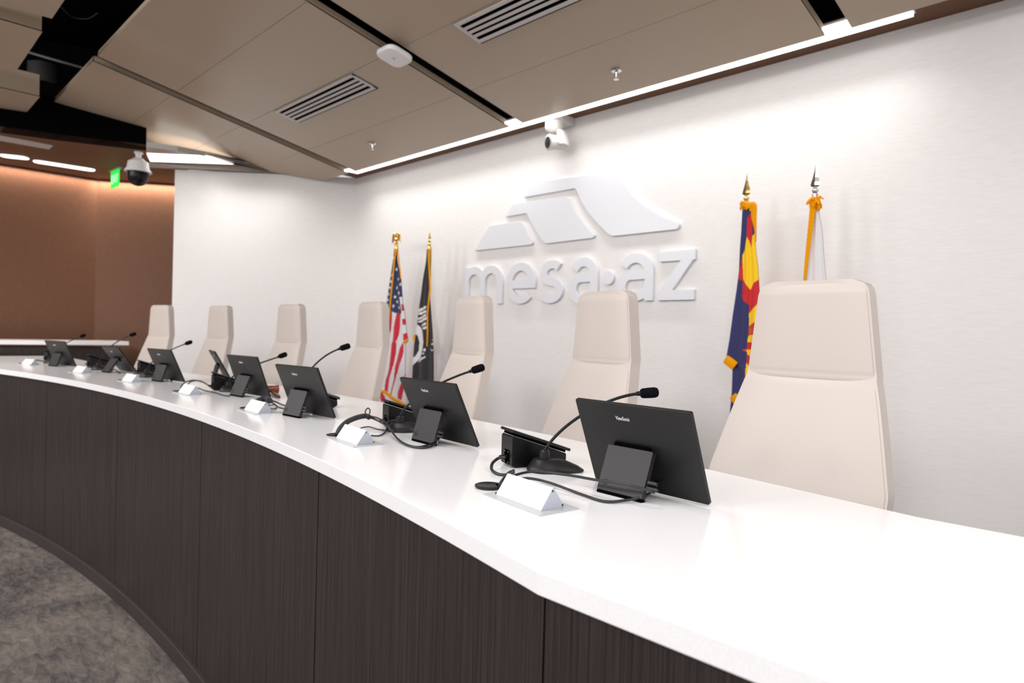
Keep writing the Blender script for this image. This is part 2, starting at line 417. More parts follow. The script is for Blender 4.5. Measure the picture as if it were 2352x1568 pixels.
# things in the dark void
a = at_z(66, 120, 4.45); b = at_z(190, 156, 4.45)
tag(MB().tube([a + (a - b) * .4, b + (b - a) * .3], .012, 8).build('conduit', alum), 'thin bright metal conduit crossing the black ceiling void', 'pipe')
a = at_z(100, 195, 4.3)
t = thing('ceiling_speaker', a, 0, 'dark round speaker can hanging in the black ceiling void', 'speaker')
MB().lathe([(0, 0), (.16, 0), (.17, .02), (.17, .2), (.1, .24), (0, .24)]).build('body', mat('void_grey', (34, 32, 34), .7), t)
MB().lathe([(0, -.004), (.14, -.004), (.15, -.0005), (0, -.0005)]).build('grille', black, t)
t = tag(MB().tube(smooth_path([at_z(140, 15, 4.5), at_z(165, 38, 4.5), at_z(200, 43, 4.5), at_z(225, 30, 4.5)]), .004, 6).build('loose_wire', MATS['void_grey']), 'thin dark wire drooping in the black ceiling void', 'cable')

# ================================================================= CAMERAS, EXIT SIGN
P = at_z(318, 349, ZT); rt = Vector((0.30, 0.954, 0)); vd = Vector((P.x, P.y, 0)).normalized()
t = thing('dome_camera', (P.x, P.y, ZT), 0, 'white hooded security camera with a dark dome below the ceiling', 'security camera')
MB().lathe([(0, 0), (.045, 0), (.045, -.02), (.03, -.03), (.03, -.09), (0, -.09)]).build('mounting_stem', whitep, t)
MB().lathe([(0, -.075), (.05, -.075), (.075, -.10), (.105, -.115), (.118, -.19), (.142, -.225), (.142, -.235), (0, -.235)], n=36).build('hood', whitep, t)
prof = [(0, -.2355), (.112, -.2355), (.112, -.265)] + [(.112 * math.cos(k * PI / 20), -.28 - .112 * math.sin(k * PI / 20)) for k in range(0, 11)]
MB().lathe(prof, n=36).build('dome', blackp2, t)

# wall camera (pan-tilt)
c0 = at_y(1283, 305, 4.40)
t = thing('wall_camera', (c0.x, 4.40, c0.z), 0, 'white pan and tilt camera mounted at the top of the back wall', 'camera')
def loc(px, py, dy): p = at_y(px, py, 4.40 + dy); return p - Vector((c0.x, 4.40, c0.z))
bx = loc(1291, 277, .06)
MB().box(bx, (.15, .17, .085)).build('bracket', camwhite, t, bevel=.012)
pk = loc(1273, 291, -.03)
MB().lathe([(0, -.045), (.05, -.045), (.075, -.03), (.082, 0), (.082, .04), (0, .04)], c=pk, n=28).build('pan_base', camwhite, t)
y0 = loc(1290, 300, -.02); y1 = loc(1296, 324, -.03)
rr = []
for k in range(7):
    f = k / 6; c = y0.lerp(y1 + Vector((0, 0, -.035)), f); w_ = .045 + .012 * math.sin(PI * f); rr.append([(c.x + x, c.y + y, c.z) for x, y in rrect(w_ * 1.0, .105, .02, 4)])
MB().loft(rr).build('yoke', camwhite, t, bevel=.006)
lc = loc(1258, 327, -.09); bk = loc(1293, 321, -.02)
ax = (Vector((-.36, -.92, -.10))).normalized()
rot = Vector((0, 0, 1)).rotation_difference(ax).to_matrix()
lc2 = loc(1258, 327, -.12)
MB().lathe([(0, -.19), (.045, -.19), (.06, -.17), (.062, -.06), (.068, -.02), (.068, -.004), (.058, 0), (0, 0)], c=lc2, n=32, M=rot).build('barrel', camwhite, t)
MB().lathe([(0, .0005), (.046, .0005), (.05, .004), (.044, .006), (.03, .003), (.0, .009)], c=lc2, n=28, M=rot).build('lens', blackp2, t)

a = at_d(274, 391, 9.70); b = at_d(256, 403, 9.98)
d = (b - a); d.z = 0; L = .30; d.normalize()
t = thing('exit_sign', (a.x, a.y, ZT), math.atan2(d.y, d.x), 'green lit exit sign hanging edge-on under the corridor ceiling', 'sign')
MB().box((.15, 0, -.012), (.34, .05, .024)).build('canopy', alum, t)
MB().box((.15, 0, -.135), (.30, .012, .215)).build('sign_plate', exitm, t)
for sgn in (-1, 1):
    Mx = M4((1 * -sgn, 0, 0), (0, 0, 1), (0, -1 * -sgn * -1, 0), (.15, sgn * .0066, -.14))
    Mx = M4((-sgn, 0, 0), (0, 0, 1), (0, sgn, 0), (.15, sgn * .0066, -.14))
    text_mesh('EXIT', .15, .0008, 'exit_letters', exitlet, t, Mx, .8)

# ================================================================= COUNCIL DESK
DX = -3.89
def arc(R, ytop, x): return ytop - R + math.sqrt(R * R - (x - DX) ** 2)
XK = 3.15                                        # the front kinks this far either side of the middle
def front_y(x, off=0.0):
    dx = max(-XK, min(XK, x - DX)); return arc(14.84, 1.164, DX + dx) + off
def back_y(x):
    dx = max(-3.49, min(3.49, x - DX)); return arc(16.8, 2.13, DX + dx)
X0, X1 = -9.38, 1.25
def fr(n0=-1e9, n1=1e9, off=0.0, step=.12):
    xs = sorted(set([round(X0 + (X1 - X0) * i / 110, 4) for i in range(111)] + [DX - XK, DX + XK]))
    xs = [x for x in xs if n0 < x < n1]
    if n0 > -1e8: xs = [n0] + xs
    if n1 < 1e8: xs = xs + [n1]
    return [(x, front_y(x, off)) for x in xs]
t = thing('council_desk', (DX, 1.5, 0), 0, 'long curved council desk with white top and dark wood front', 'desk')
sh = lambda P: [(x - DX, y - 1.5) for x, y in P]
f_ = fr(); b_ = [(x, back_y(x)) for x, _ in f_][::-1]
MB().prism(sh(f_ + b_), TOP - .041, TOP).build('countertop', quartz, t, bevel=.0025)
seamx = [X0 + .03, -8.2, -7.04, -5.95, -4.585, -3.205, -1.887, -.743, .5, X1 - .02]
for a, b in zip(seamx, seamx[1:]):
    P = fr(a + .003, b - .003, .022)
    Q = [(x, y + .02) for x, y in P][::-1]
    MB().prism(sh(P + Q), .085, TOP - .0415, smooth=False).build('front_panel', wood, t)
P = fr(X0 + .03, X1 - .02, .045); MB().prism(sh(P + [(x, y + .02) for x, y in P][::-1]), .09, TOP - .042).build('carcass', black, t)
P = fr(X0 + .03, X1 - .02, .004); MB().prism(sh(P + [(x, y + .035) for x, y in P][::-1]), 0, .085).build('plinth', plinthm, t, bevel=.004)
P = [(x, back_y(x) - .55) for x in [X0 + .1 + (X1 - X0 - .2) * i / 60 for i in range(61)]]
MB().prism(sh(P + [(x, y + .02) for x, y in P][::-1]), DAIS, TOP - .042).build('modesty_panel', wood, t)

# raised counter at the far left end
t = thing('raised_counter', (-9.75, 1.0, 0), 0, 'raised white-topped dark counter beyond the far end of the desk', 'counter')
cr = at_z(186, 783, 1.70 - .215)
yE = 2.02
MB().box((0, (yE - 2.0) / 2 - .5, 1.455), (.6, yE + 2.0, .05)).build('countertop', quartz, t, bevel=.003)
MB().box((.05, (yE - .09 - 2.0) / 2 - .5, .7), (.42, yE - .09 + 2.0, 1.4), ).build('front_panel', wood, t)

# ================================================================= CHAIRS
def make_chair():
    t = thing('high_back_chair')
    def prof(d):                     # half width, centre depth at distance d below the top
        if d < .32: hw = .176 + (.212 - .176) * (d / .32)
        elif d < .64: f = (d - .32) / .32; hw = .212 + .075 * f ** .9
        else: hw = .287
        y = 0 if d < .30 else -.30 * (d - .30) - .25 * max(0, min(.06, d - .30)) * 0
        return hw, y
    def shell(hwoff, y0, y1, d0, d1, rc, n=40, puff=0.0, crease=None):
        rings = []
        for k in range(n + 1):
            f = k / n; d = d0 + (d1 - d0) * f; hw, y = prof(d); hw = hw - hwoff
            e = 0
            for q, r_ in ((d - d0, rc),) + (((d1 - d, .006),) if puff else ()):
                if q < r_: e = max(e, r_ - math.sqrt(max(0, r_ * r_ - (r_ - q) ** 2)))
            hw -= e
            pf = puff * min(1, ((min(d - d0, d1 - d) + .0005) / .028)) ** .5 if puff else 0
            yy0, yy1 = y + y0 - pf, y + y1; m = 12; r = .018
            front = [(-hw + 2 * hw * i / m, yy0 - pf * 0 + (.012 * (abs(2 * i / m - 1)) ** 4 if puff else .006 * (abs(2 * i / m - 1)) ** 6), -d) for i in range(m + 1)]
            back = [(hw - 2 * hw * i / m, yy1 - .02 * (abs(2 * i / m - 1)) ** 4, -d) for i in range(m + 1)]
            rings.append(front + back)
        return rings
    ZT_ = 1.345
    def up(rings): return [[(x, y, z + ZT_) for x, y, z in r] for r in rings]
    MB().loft(up(shell(0, -.030, .048, 0, .90, .045, 60))).build('back_shell', leather, t, angle=50)
    MB().loft(up(shell(.008, -.0305, 0, .013, .3195, .034, 60, .009))).build('headrest', leather, t, angle=50)
    MB().loft(up(shell(.008, -.0305, 0, .3205, .90, .006, 60, .009))).build('back_cushion', leather, t, angle=50)
    st = []
    for k in range(60):
        d = .05 + k * .0135
        hw, y = prof(d); st.append((hw - .001, y + .02, ZT_ - d))
    MB().tube(st, .0012, 5).build('stitching', thread, t)
    rr = []
    for w_, dd, z in ((.46, .42, .40), (.50, .45, .42), (.51, .46, .46), (.48, .43, .485)): rr.append([(x, y - .36, z) for x, y in rrect(w_, dd, .07, 6)])
    MB().loft(rr).build('seat', leather, t)
    MB().lathe([(0, .09), (.03, .09), (.03, .3), (.045, .31), (.045, .40), (0, .40)], c=(0, -.42, 0), n=16).build('gas_column', chrome, t)
    mb = MB()
    for k in range(5):
        a = 2 * PI * k / 5 + .3; c, s = math.cos(a), math.sin(a)
        mb.tube([(0, -.42, .095), (.15 * c, -.42 + .15 * s, .09), (.29 * c, -.42 + .29 * s, .065)], [.028, .022, .015], 8)
    mb.build('star_base', chrome, t)
    for k in range(5):
        a = 2 * PI * k / 5 + .3; c, s = math.cos(a), math.sin(a)
        MB().tube([(.28 * c - .02 * s, -.42 + .28 * s + .02 * c, .03), (.28 * c + .02 * s, -.42 + .28 * s - .02 * c, .03)], .029, 14).build('caster', blackp, t)
    return t
# (column of the head of each chair in the photo, its distance, turn, label)
def chair_at(px, depth):
    d = ray(px, 700); P = EYE + d * depth; return (P.x, P.y, DAIS)
chairs = [
    (1868, 2.16, -4, 'largest cream leather chair in front of the white flag'),
    (1392, 2.92, -15, 'cream leather high-back chair under the last letters of the wall sign'),
    (1087, 3.62, -16, 'cream leather high-back chair just right of the black flag'),
    (857, 4.60, -7, 'cream leather high-back chair just left of the striped flag'),
    (670, 5.45, 2, 'third cream leather chair from the brown wall, left of the room corner'),
    (507, 6.35, 6, 'second cream leather chair from the brown wall, before the angled white wall'),
    (372, 6.70, 10, 'farthest cream leather chair, overlapping the brown wall'),
]
proto = make_chair()
for i, (px, dep, yaw, lab) in enumerate(chairs):
    o = proto if i == 0 else copy_tree(proto)
    o.location = chair_at(px, dep); o.rotation_euler = (0, 0, math.radians(yaw)); tag(o, lab, 'chair', 'cream chairs behind the curved desk')

# ================================================================= MONITORS
MW, MH = .358, .246
def make_monitor():
    # origin: middle of the bottom edge on the desk; leans toward -y
    t = thing('portable_monitor')
    return t
def fill_monitor(t, tilt, kick=.105, logo=True):
    up = Vector((0, -math.sin(tilt), math.cos(tilt))); nb = Vector((0, -math.cos(tilt), -math.sin(tilt)))   # nb: toward the audience side
    Mx = M4((1, 0, 0), up, -nb * -1, (0, 0, .0015))
    MB().prism(rrect(MW, MH, .004, 3, 0, MH / 2), -.011, 0, M4((1, 0, 0), up, nb, (0, .0, .004))).build('shell', monm, t, bevel=.0012)
    MB().prism(rrect(MW - .01, MH - .01, .003, 3, 0, MH / 2), -.0125, -.0111, M4((1, 0, 0), up, nb, (0, 0, .004))).build('screen', screen, t)
    # box-like stand: plate from the back down to the desk
    hz = .125
    top = up * (hz / math.cos(tilt)) + nb * .012; foot = Vector((0, -kick, .009))
    ax = (top - foot); L = ax.length; ax.normalize(); n = Vector((1, 0, 0)).cross(ax).normalized()
    if n.y > 0: n = -n
    ox = -.014
    MB().prism(rrect(.142, L, .004, 3, ox, L / 2), -.016, 0, M4((1, 0, 0), ax, n, foot)).build('stand', standm, t, bevel=.001); stand = bpy.data.objects[[o.name for o in t.children if o.name.startswith('stand')][-1]]
    MB().prism(rrect(.11, .012, .003, 3, ox, L + .004), -.045, -.004, M4((1, 0, 0), ax, n, foot)).build('hinge', black, stand)
    MB().prism(rrect(.142, .008, .003, 3, ox, -.0035), -.018, -.002, M4((1, 0, 0), ax, n, foot)).build('foot_strip', black, stand)
    mb = MB().lathe([(.0085, 0), (.0085, .0012), (.0055, .0012), (.0055, .0004), (.0, .0016)], n=18, M=M4((1, 0, 0), ax, n).to_3x3(), c=foot + Vector((ox - .050, 0, 0)) + ax * .022)
    mb.build('power_button', blackp, stand)
    mb = MB(); c = foot + Vector((ox + .071, 0, 0)) - n * .008
    for q, l_ in ((.030, .036), (.044, .030)): mb.box(c + ax * q + Vector((l_ / 2, 0, 0)), (l_, .009, .009), M4((1, 0, 0), ax, n).to_3x3())
    mb.build('cable_plug', blackp, stand, bevel=.002)
    if logo:
        c = up * (MH * .835) + nb * .0004
        Mt = M4((1, 0, 0), up, nb, c + Vector((-.028 + .0, 0, .004)))
        text_mesh('ViewSonic', .0155, .0003, 'brand_lettering', letter, t, Mt, .68)
def C3(v): return Vector(v)
mons = [ # BR corner x,y ; yaw ; tilt ; label
    ((-.758, 1.454), -3.1, 22.4, 'largest black portable monitor, nearest on the white desk'),
    ((-1.682, 1.543), -4.4, 25.7, 'black portable monitor just below the black flag'),
    ((-2.614, 1.524), 3.2, 23.2, 'black portable monitor third from the near end of the desk'),
    ((-3.607, 1.686), 4.0, 20.3, 'black portable monitor with a brown gavel behind its right edge'),
    ((-4.884, 1.655), 7.4, 24.1, 'black portable monitor before the farthest cream chair'),
    ((-5.979, 1.655), 5.2, 35.4, 'most reclined black monitor, before the brown wall'),
    ((-7.004, 1.439), 14.6, 23.6, 'farthest black portable monitor, overlapping the raised white counter'),
    ((-4.80, 1.95), -14.5, 29.0, 'black monitor turned almost edge-on beside the gavel monitor'),
]
MON = []
for (bx_, by_), yaw, tilt, lab in mons:
    y = math.radians(yaw); c = Vector((bx_, by_)) - Vector((math.cos(y), math.sin(y))) * MW / 2
    t = thing('portable_monitor', (c.x, c.y, TOP), y, lab, 'monitor', 'portable monitors on the curved desk')
    fill_monitor(t, math.radians(tilt), .105 if tilt < 33 else .17)
    MON.append(t)

# ================================================================= STATION GEAR
def radial(x): return -math.asin((x - DX) / 15.2)        # turn of the station on the arc
def make_mic(base, head, lab, aim, rise):
    base = Vector(base); head = Vector(head)
    t = thing('gooseneck_microphone', (base.x, base.y, TOP), 0, lab, 'microphone', 'gooseneck microphones on the desk')
    ca, sa = math.cos(aim), math.sin(aim)
    def ring(z, s, sh=0):
        o = []
        for k in range(36):
            a = 2 * PI * k / 36; u = math.cos(a); v = math.sin(a)
            uu = .052 + (.118 if u > 0 else .052) * u - .0; uu = (uu - .052)
            vv = .052 * v * (1 - .42 * max(0, u) ** 1.5)
            uu *= s; vv *= s; o.append((ca * (uu + sh) - sa * vv, sa * (uu + sh) + ca * vv, z))
        return o
    MB().loft([ring(.0, .97), ring(.004, 1.0), ring(.009, .99), ring(.020, .84, .000), ring(.034, .58, -.004), ring(.037, .48, -.006)]).build('base', blackp, t, angle=35)
    MB().lathe([(0, .030), (.0165, .030), (.0155, .058), (.011, .062), (0, .062)], n=20).build('collar', blackp, t)
    h = head - Vector((base.x, base.y, TOP)); hd = Vector((h.x, h.y, 0)).normalized()
    tip = Vector((hd.x * .96, hd.y * .96, rise)).normalized()
    neck0 = h - tip * .022
    pts = bez((0, 0, .058), Vector((hd.x * .035, hd.y * .035, max(.12, h.z * .55))), neck0 - tip * min(.11, h.length * .45), neck0)
    gn = MB().tube(pts, .0046, 10).build('gooseneck', blackp2, t)
    rot = Vector((0, 0, 1)).rotation_difference(tip).to_matrix()
    MB().lathe([(0, -.024), (.011, -.024), (.0145, -.018), (.0155, 0), (.0155, .018), (.0125, .026), (.006, .029), (0, .029)], c=h, n=20, M=rot).build('windscreen', foam, gn)
    MB().tube([h - tip * .036, h - tip * .022], [.0065, .0075], 12).build('capsule', blackp2, gn)
heads = [(1490, 902), (1097, 847), (792, 797), (649, 816), (433, 787), (305, 768), (190, 771)]
mbase = [(-1.288, 1.45), (-2.17, 1.56), (-3.16, 1.62), (-4.111, 1.652), (-5.52, 1.60), (-6.50, 1.50), (-7.66, 1.36)]
mlab = ['largest gooseneck microphone, behind the nearest monitor', 'gooseneck microphone rising before the chair right of the black flag', 'gooseneck microphone curving up left of the chair by the striped flag', 'gooseneck microphone above the gavel, before the third chair from the brown wall', 'gooseneck microphone standing out against the white angled wall', 'gooseneck microphone before the narrow brown wall', 'farthest gooseneck microphone at the end of the raised counter']
for hpx, b, lab in zip(heads, mbase, mlab):
    hp = at_y(*hpx, b[1] + .20)
    make_mic(b, hp, lab, math.atan2(hp.y - b[1], hp.x - b[0]), .10 if b[0] > -1.5 else .34)

def make_touch_panel():
    t = thing('touch_panel')           # origin: back right bottom corner; slopes down along +y
    w, L, hb, hf = .080, .185, .097, .036
    side = [(0, .006), (.012, 0), (L - .02, 0), (L, .012), (L, hf), (0, hb)]
    MB().prism(side, -w, 0, M4((0, 1, 0), (0, 0, 1), (1, 0, 0))).build('housing', blackp2, t, bevel=.003)
    MB().box((-w / 2, -.0006, .05), (w, .0014, .085)).build('back_plate', blackp, t)
    sl = math.atan2(hb - hf, L); R = Matrix.Rotation(-sl, 3, 'X')
    c = Vector((-w / 2, L / 2 + .004, (hb + hf) / 2 + .013))
    MB().box(c, (w + .008, .212, .009), R).build('screen_slab', blackp, t, bevel=.002)
    MB().box(c + R @ Vector((0, 0, -.008)), (w - .012, .19, .008), R).build('screen_mount', black, t)
    MB().box((-w * .45, -.002, .030), (.034, .003, .042)).build('socket_plate', black, t, bevel=.0006)
    sk = [o for o in t.children if o.name.startswith('socket_plate')][-1]
    for x, z in ((-.013, .016), (.013, .016), (-.013, -.016), (.013, -.016)): MB().lathe([(0, -.0042), (.0022, -.004), (.0022, 0), (0, 0)], c=(-w * .45 + x, 0, .030 + z), n=8, M=Matrix.Rotation(-PI / 2, 3, 'X')).build('screw', chrome, sk)
    MB().tube([(-w * .45, -.002, .03), (-w * .45, -.026, .03)], .0055, 10).build('cable_plug', blackp, t)
    return t
tp = [(-1.370, 1.398, -21, 'nearest black wedge touch panel, behind the microphone base'), (-2.255, 1.565, -17, 'black wedge touch panel left of the monitor under the black flag'), (-3.085, 1.60, -28, 'black wedge touch panel poking out right of the third monitor'), (-4.199, 1.597, -12, 'black wedge touch panel before the edge-on monitor'), (-5.80, 1.63, -2, 'black wedge touch panel before the farthest cream chair'), (-6.92, 1.53, 4, 'black wedge touch panel beside the most reclined monitor'), (-8.12, 1.42, 12, 'farthest black wedge touch panel, against the raised counter')]
pr = make_touch_panel()
for i, (x, y, yaw, lab) in enumerate(tp):
    o = pr if i == 0 else copy_tree(pr)
    o.location = (x, y, TOP); o.rotation_euler = (0, 0, math.radians(yaw)); tag(o, lab, 'touch panel', 'wedge touch panels on the desk')

def make_nameplate():
    t = thing('nameplate_holder')
    MB().box((0, 0, .0015), (.228, .118, .003)).build('base_plate', plateacr, t)
    w = .178
    mb = MB(); tri = [(-.036, .0032), (.036, .0032), (.0015, .052), (-.0015, .052)]
    mb.prism(tri, -w / 2, w / 2, M4((0, 1, 0), (0, 0, 1), (1, 0, 0)))
    for i, (f, s_) in enumerate(zip(mb.f, mb.sm)):
        if i in (0, 1): mb.mi[i] = 1
    mb.build('card_prism', [whitep, greyend], t, bevel=.0006, seg=1)
    for x, y, z in ((-w / 2 - .002, -.034, .006), (w / 2 + .001, -.003, .045), (w / 2 + .001, .028, .009)): MB().box((x, y, z), (.0018, .0035, .0035)).build('screw', blackp, t)
    return t
npc = [(-1.068, 1.152), (-2.055, 1.285), (-3.058, 1.375), (-4.075, 1.415), (-5.125, 1.390), (-6.19, 1.315), (-7.45, 1.17)]
nlab = ['nearest blank white nameplate wedge on a clear plate', 'blank white nameplate wedge beside the arched black cable sleeve', 'blank white nameplate wedge third from the near end', 'blank white nameplate wedge left of the gavel monitor', 'blank white nameplate wedge before the farthest cream chair', 'blank white nameplate wedge beside the most reclined monitor', 'farthest blank white nameplate wedge at the desk end']
pr = make_nameplate()
for i, ((x, y), lab) in enumerate(zip(npc, nlab)):
    o = pr if i == 0 else copy_tree(pr)
    o.location = (x, y, TOP); o.rotation_euler = (0, 0, radial(x) + (0.03 if i == 0 else 0)); tag(o, lab, 'nameplate', 'blank nameplates along the desk')

gro = [(-1.236, 1.176), (-2.221, 1.304), (-3.217, 1.39), (-4.26, 1.415), (-5.258, 1.368), (-6.334, 1.311), (-7.68, 1.15)]
gl = ['black cable grommet cap left of the nearest nameplate', 'black cable grommet under the arched cable sleeve', 'black cable grommet left of the third nameplate', 'black cable grommet under the looping cables of the edge-on monitor', 'thin black cable grommet left of the fifth nameplate', 'thin black cable grommet before the brown wall', 'farthest cable grommet at the desk end']
for i, ((x, y), lab) in enumerate(zip(gro, gl)):
    t = thing('cable_grommet', (x, y, TOP), 0.9, lab, 'grommet', 'cable grommets in the desk top')
    h_ = .007 if i == 0 else .003
    MB().lathe([(0, 0), (.033, 0), (.036, h_ * .4), (.0365, h_), (.034, h_ + .001), (.031, h_ + .0008), (.030, h_), (0, h_)], n=32).build('cap', blackp, t)
    MB().box((.027, 0, h_ + .0006), (.016, .014, .0014)).build('cable_slot', black, t)

# cables: each is one thing, laid along the desk
def cable(pts, r, lab, name='cable', m=None, ends=None):
    P = [at_z(px, py, TOP + h) for px, py, h in pts]; c = P[0].copy()
    o = MB().tube(smooth_path([p - c for p in P], 8), r, 9).build(name, m or cablem)
    o.location = c
    return tag(o, lab, 'cable', 'black cables on the desk')
cable([(1146, 1116, .008), (1160, 1105, .018), (1180, 1092, .030), (1225, 1083, .034), (1300, 1090, .036), (1365, 1101, .042), (1440, 1113, .046), (1490, 1126, .040), (1502, 1131, .034)], .0036, 'black cable crossing the front of the nearest monitor stand')
cable([(1150, 1119, .006), (1175, 1105, .014), (1212, 1098, .018), (1262, 1108, .012), (1330, 1133, .005), (1390, 1151, .005), (1440, 1148, .007), (1480, 1139, .014), (1504, 1122, .026), (1508, 1110, .034), (1498, 1102, .036)], .0036, 'black cable looping low before the nearest monitor stand')
cable([(1161, 1050, .034), (1145, 1052, .030), (1131, 1064, .020), (1130, 1079, .008), (1146, 1089, .004), (1166, 1090, .004), (1180, 1084, .006)], .0046, 'short black cable curling from the nearest touch panel')
cable([(1146, 1114, .010), (1156, 1100, .022), (1168, 1086, .030), (1180, 1080, .032)], .004, 'stub of black cable end standing above the nearest grommet')
cable([(774, 999, .003), (783, 982, .028), (800, 967, .046), (822, 958, .054), (840, 955, .055), (848, 958, .052)], .0105, 'thick arched black cable sleeve at the second seat', 'cable_sleeve', sleevem)
t = tag(MB().tube(smooth_path([at_z(843, 957, TOP + .055) , at_z(839, 945, TOP + .068), at_z(845, 937, TOP + .078), at_z(850, 943, TOP + .07), at_z(847, 955, TOP + .056)]), .0028, 8).build('cable_tie', cablem), 'small looped tie on top of the arched cable sleeve', 'cable tie')
cable([(846, 955, .055), (868, 960, .050), (888, 972, .038), (903, 995, .020), (922, 1015, .007), (955, 1026, .005), (985, 1021, .009), (1005, 1010, .018), (1011, 999, .026), (1000, 992, .032)], .0038, 'black cable swooping from the arched sleeve to its monitor')
cable([(847, 957, .050), (870, 967, .040), (893, 982, .026), (912, 1006, .010), (935, 1022, .005), (965, 1028, .005), (990, 1025, .006), (1004, 1014, .012)], .0038, 'lower black cable running beside the swooping one')
cable([(852, 1000, .004), (872, 1000, .004), (886, 990, .006), (889, 975, .020), (898, 966, .034), (912, 964, .040)], .003, 'thin black cable looping up to the second microphone')
cable([(818, 989, .006), (832, 982, .010), (848, 980, .010), (866, 985, .006), (886, 988, .005)], .0026, 'thin black wire lying behind the second nameplate')
cable([(585, 935, .002), (590, 924, .022), (601, 917, .034), (613, 916, .036), (619, 920, .034)], .016, 'fat black cable sleeve behind the third nameplate', 'cable_sleeve', sleevem)
cable([(617, 918, .036), (632, 922, .030), (648, 929, .022), (668, 934, .016)], .004, 'upper black cable from the fat sleeve to its monitor')
cable([(617, 920, .032), (628, 926, .022), (640, 935, .012), (652, 938, .008)], .0038, 'middle black cable from the fat sleeve')
cable([(614, 930, .006), (634, 930, .006), (633, 938, .004), (620, 938, .004)], .003, 'thin black wire bent beside the third nameplate')
cable([(700, 938, .006), (715, 930, .02), (728, 926, .03)], .003, 'thin black cable behind the third monitor stand')
cable([(416, 898, .003), (417, 886, .022), (427, 877, .036), (446, 873, .044), (462, 876, .040), (476, 883, .030), (484, 889, .020)], .0042, 'black cable arching left of the edge-on monitor')
cable([(421, 898, .003), (427, 890, .010), (433, 881, .024), (442, 875, .036), (458, 874, .042), (474, 881, .032)], .004, 'second black cable arching beside the first left of the edge-on monitor')
cable([(440, 890, .012), (455, 891, .010), (472, 897, .006), (492, 901, .005), (515, 908, .004), (527, 909, .006)], .004, 'black cable lying from the fourth nameplate to the gavel monitor')
cable([(291, 871, .004), (298, 863, .022), (310, 858, .034), (322, 858, .030), (334, 864, .014)], .006, 'black cable hump behind the fifth nameplate')
cable([(367, 869, .008), (378, 868, .01), (388, 872, .006), (395, 874, .004)], .004, 'black cable under the fifth monitor')
cable([(178, 852, .004), (190, 846, .018), (205, 843, .022), (222, 845, .012)], .006, 'black cable hump behind the sixth nameplate')
cable([(256, 853, .010), (262, 848, .016), (270, 852, .010), (274, 857, .003)], .004, 'black cable under the most reclined monitor')
cable([(64, 834, .004), (72, 829, .016), (88, 827, .018), (104, 830, .010)], .006, 'black cable hump at the farthest seat')
# small plugs with white labels
def labelplug(px, py, h, rz, lab):
    p = at_z(px, py, TOP + h)
    tag(MB().box((0, 0, 0), (.036, .012, .010)).build('cable_label', whitep, bevel=.002), lab, 'label tag', 'white cable tags by the monitors').location = p
labelplug(996, 1013, .014, 0, 'white cable tag below the monitor under the black flag')
labelplug(711, 951, .008, 0, 'white cable tag below the third monitor')
labelplug(550, 906, .008, 0, 'white cable tag at the foot of the gavel monitor')
labelplug(387, 873, .008, 0, 'white cable tag under the fifth monitor')

# gavel
g0 = at_z(606, 887, TOP + .012); g1 = at_z(641, 911, TOP + .011)
g0 = g1 + (g0 - g1).normalized() * .33; dvec = (g1 - g0).normalized(); sd = Vector((-dvec.y, dvec.x, 0))
t = thing('gavel', g0 - Vector((0, 0, .012)), 0, 'brown wooden gavel lying behind a monitor on the desk', 'gavel')
MB().tube([Vector((0, 0, .012)), Vector((0, 0, .012)) + dvec * .18, Vector((0, 0, .011)) + dvec * .30, Vector((0, 0, .011)) + dvec * .33], [.008, .009, .011, .008], 12).build('handle', brownwood, t)
hc = Vector((0, 0, .026)) - dvec * .012
MB().tube([hc - sd * .045, hc - sd * .04, hc - sd * .025, hc + sd * .025, hc + sd * .04, hc + sd * .045], [.02, .026, .022, .022, .026, .02], 16).build('head', mat('gavel_head', (140, 66, 30), .35), t)

# ================================================================= WALL SIGN
YS = YW - .03
def sp(zx, zy): p = at_y(1040 + zx / 3.92, 370 + zy / 3.919, YS); return (p.x, p.z)
SM = M4((1, 0, 0), (0, 0, 1), (0, -1, 0), (0, YS, 0))          # local z toward the room
t = thing('wall_sign', (0, 0, 0), 0, 'raised white wall sign with three mesa shapes above lettering', 'sign')
def piece(pts, rad):
    MB().prism(round_poly([sp(*p) for p in pts], rad, 6), -.028, .0, SM).build('emblem_shape', signm, t, bevel=.002)
piece([(195, 805), (330, 578), (625, 542), (728, 748)], [.0, .02, .05, .05])
piece([(470, 500), (540, 385), (1040, 318), (1095, 440), (1170, 550), (1275, 668), (1258, 690), (828, 742), (755, 640), (705, 555), (668, 466)], [0, .02, .04, .03, .03, .02, .03, .03, .03, .03, .03])
piece([(635, 326), (720, 190), (1490, 86), (1555, 225), (1640, 330), (1760, 425), (1900, 505), (2045, 560), (2020, 612), (1420, 676), (1330, 590), (1240, 490), (1160, 375), (1105, 242)], [0, .03, .04, .05, .05, .05, .05, .03, .03, .04, .05, .05, .05, .03])
B, XH = 2.008, .385                # baseline, x-height (metres)
SW = .078
def stroke(paths, close=False):
    mb = MB()
    for pi_, pts in enumerate(paths):
        zf = -.0006 * pi_; P = [Vector(p) for p in pts]; n = len(P); Lf, Rt = [], []
        for i in range(n):
            d = (P[min(i + 1, n - 1)] - P[max(i - 1, 0)]).normalized(); nn = Vector((-d.y, d.x)) * SW / 2
            Lf.append(P[i] + nn); Rt.append(P[i] - nn)
        for i in range(n - 1):
            vs = [SM @ Vector((q.x, q.y, zz)) for zz in (-.028 + zf, zf) for q in (Rt[i], Rt[i + 1], Lf[i + 1], Lf[i])]
            mb.add(vs, [(3, 2, 1, 0), (4, 5, 6, 7), (0, 1, 5, 4), (2, 3, 7, 6)] + ([(0, 4, 7, 3)] if i == 0 else []) + ([(1, 2, 6, 5)] if i == n - 2 else []))
    return mb
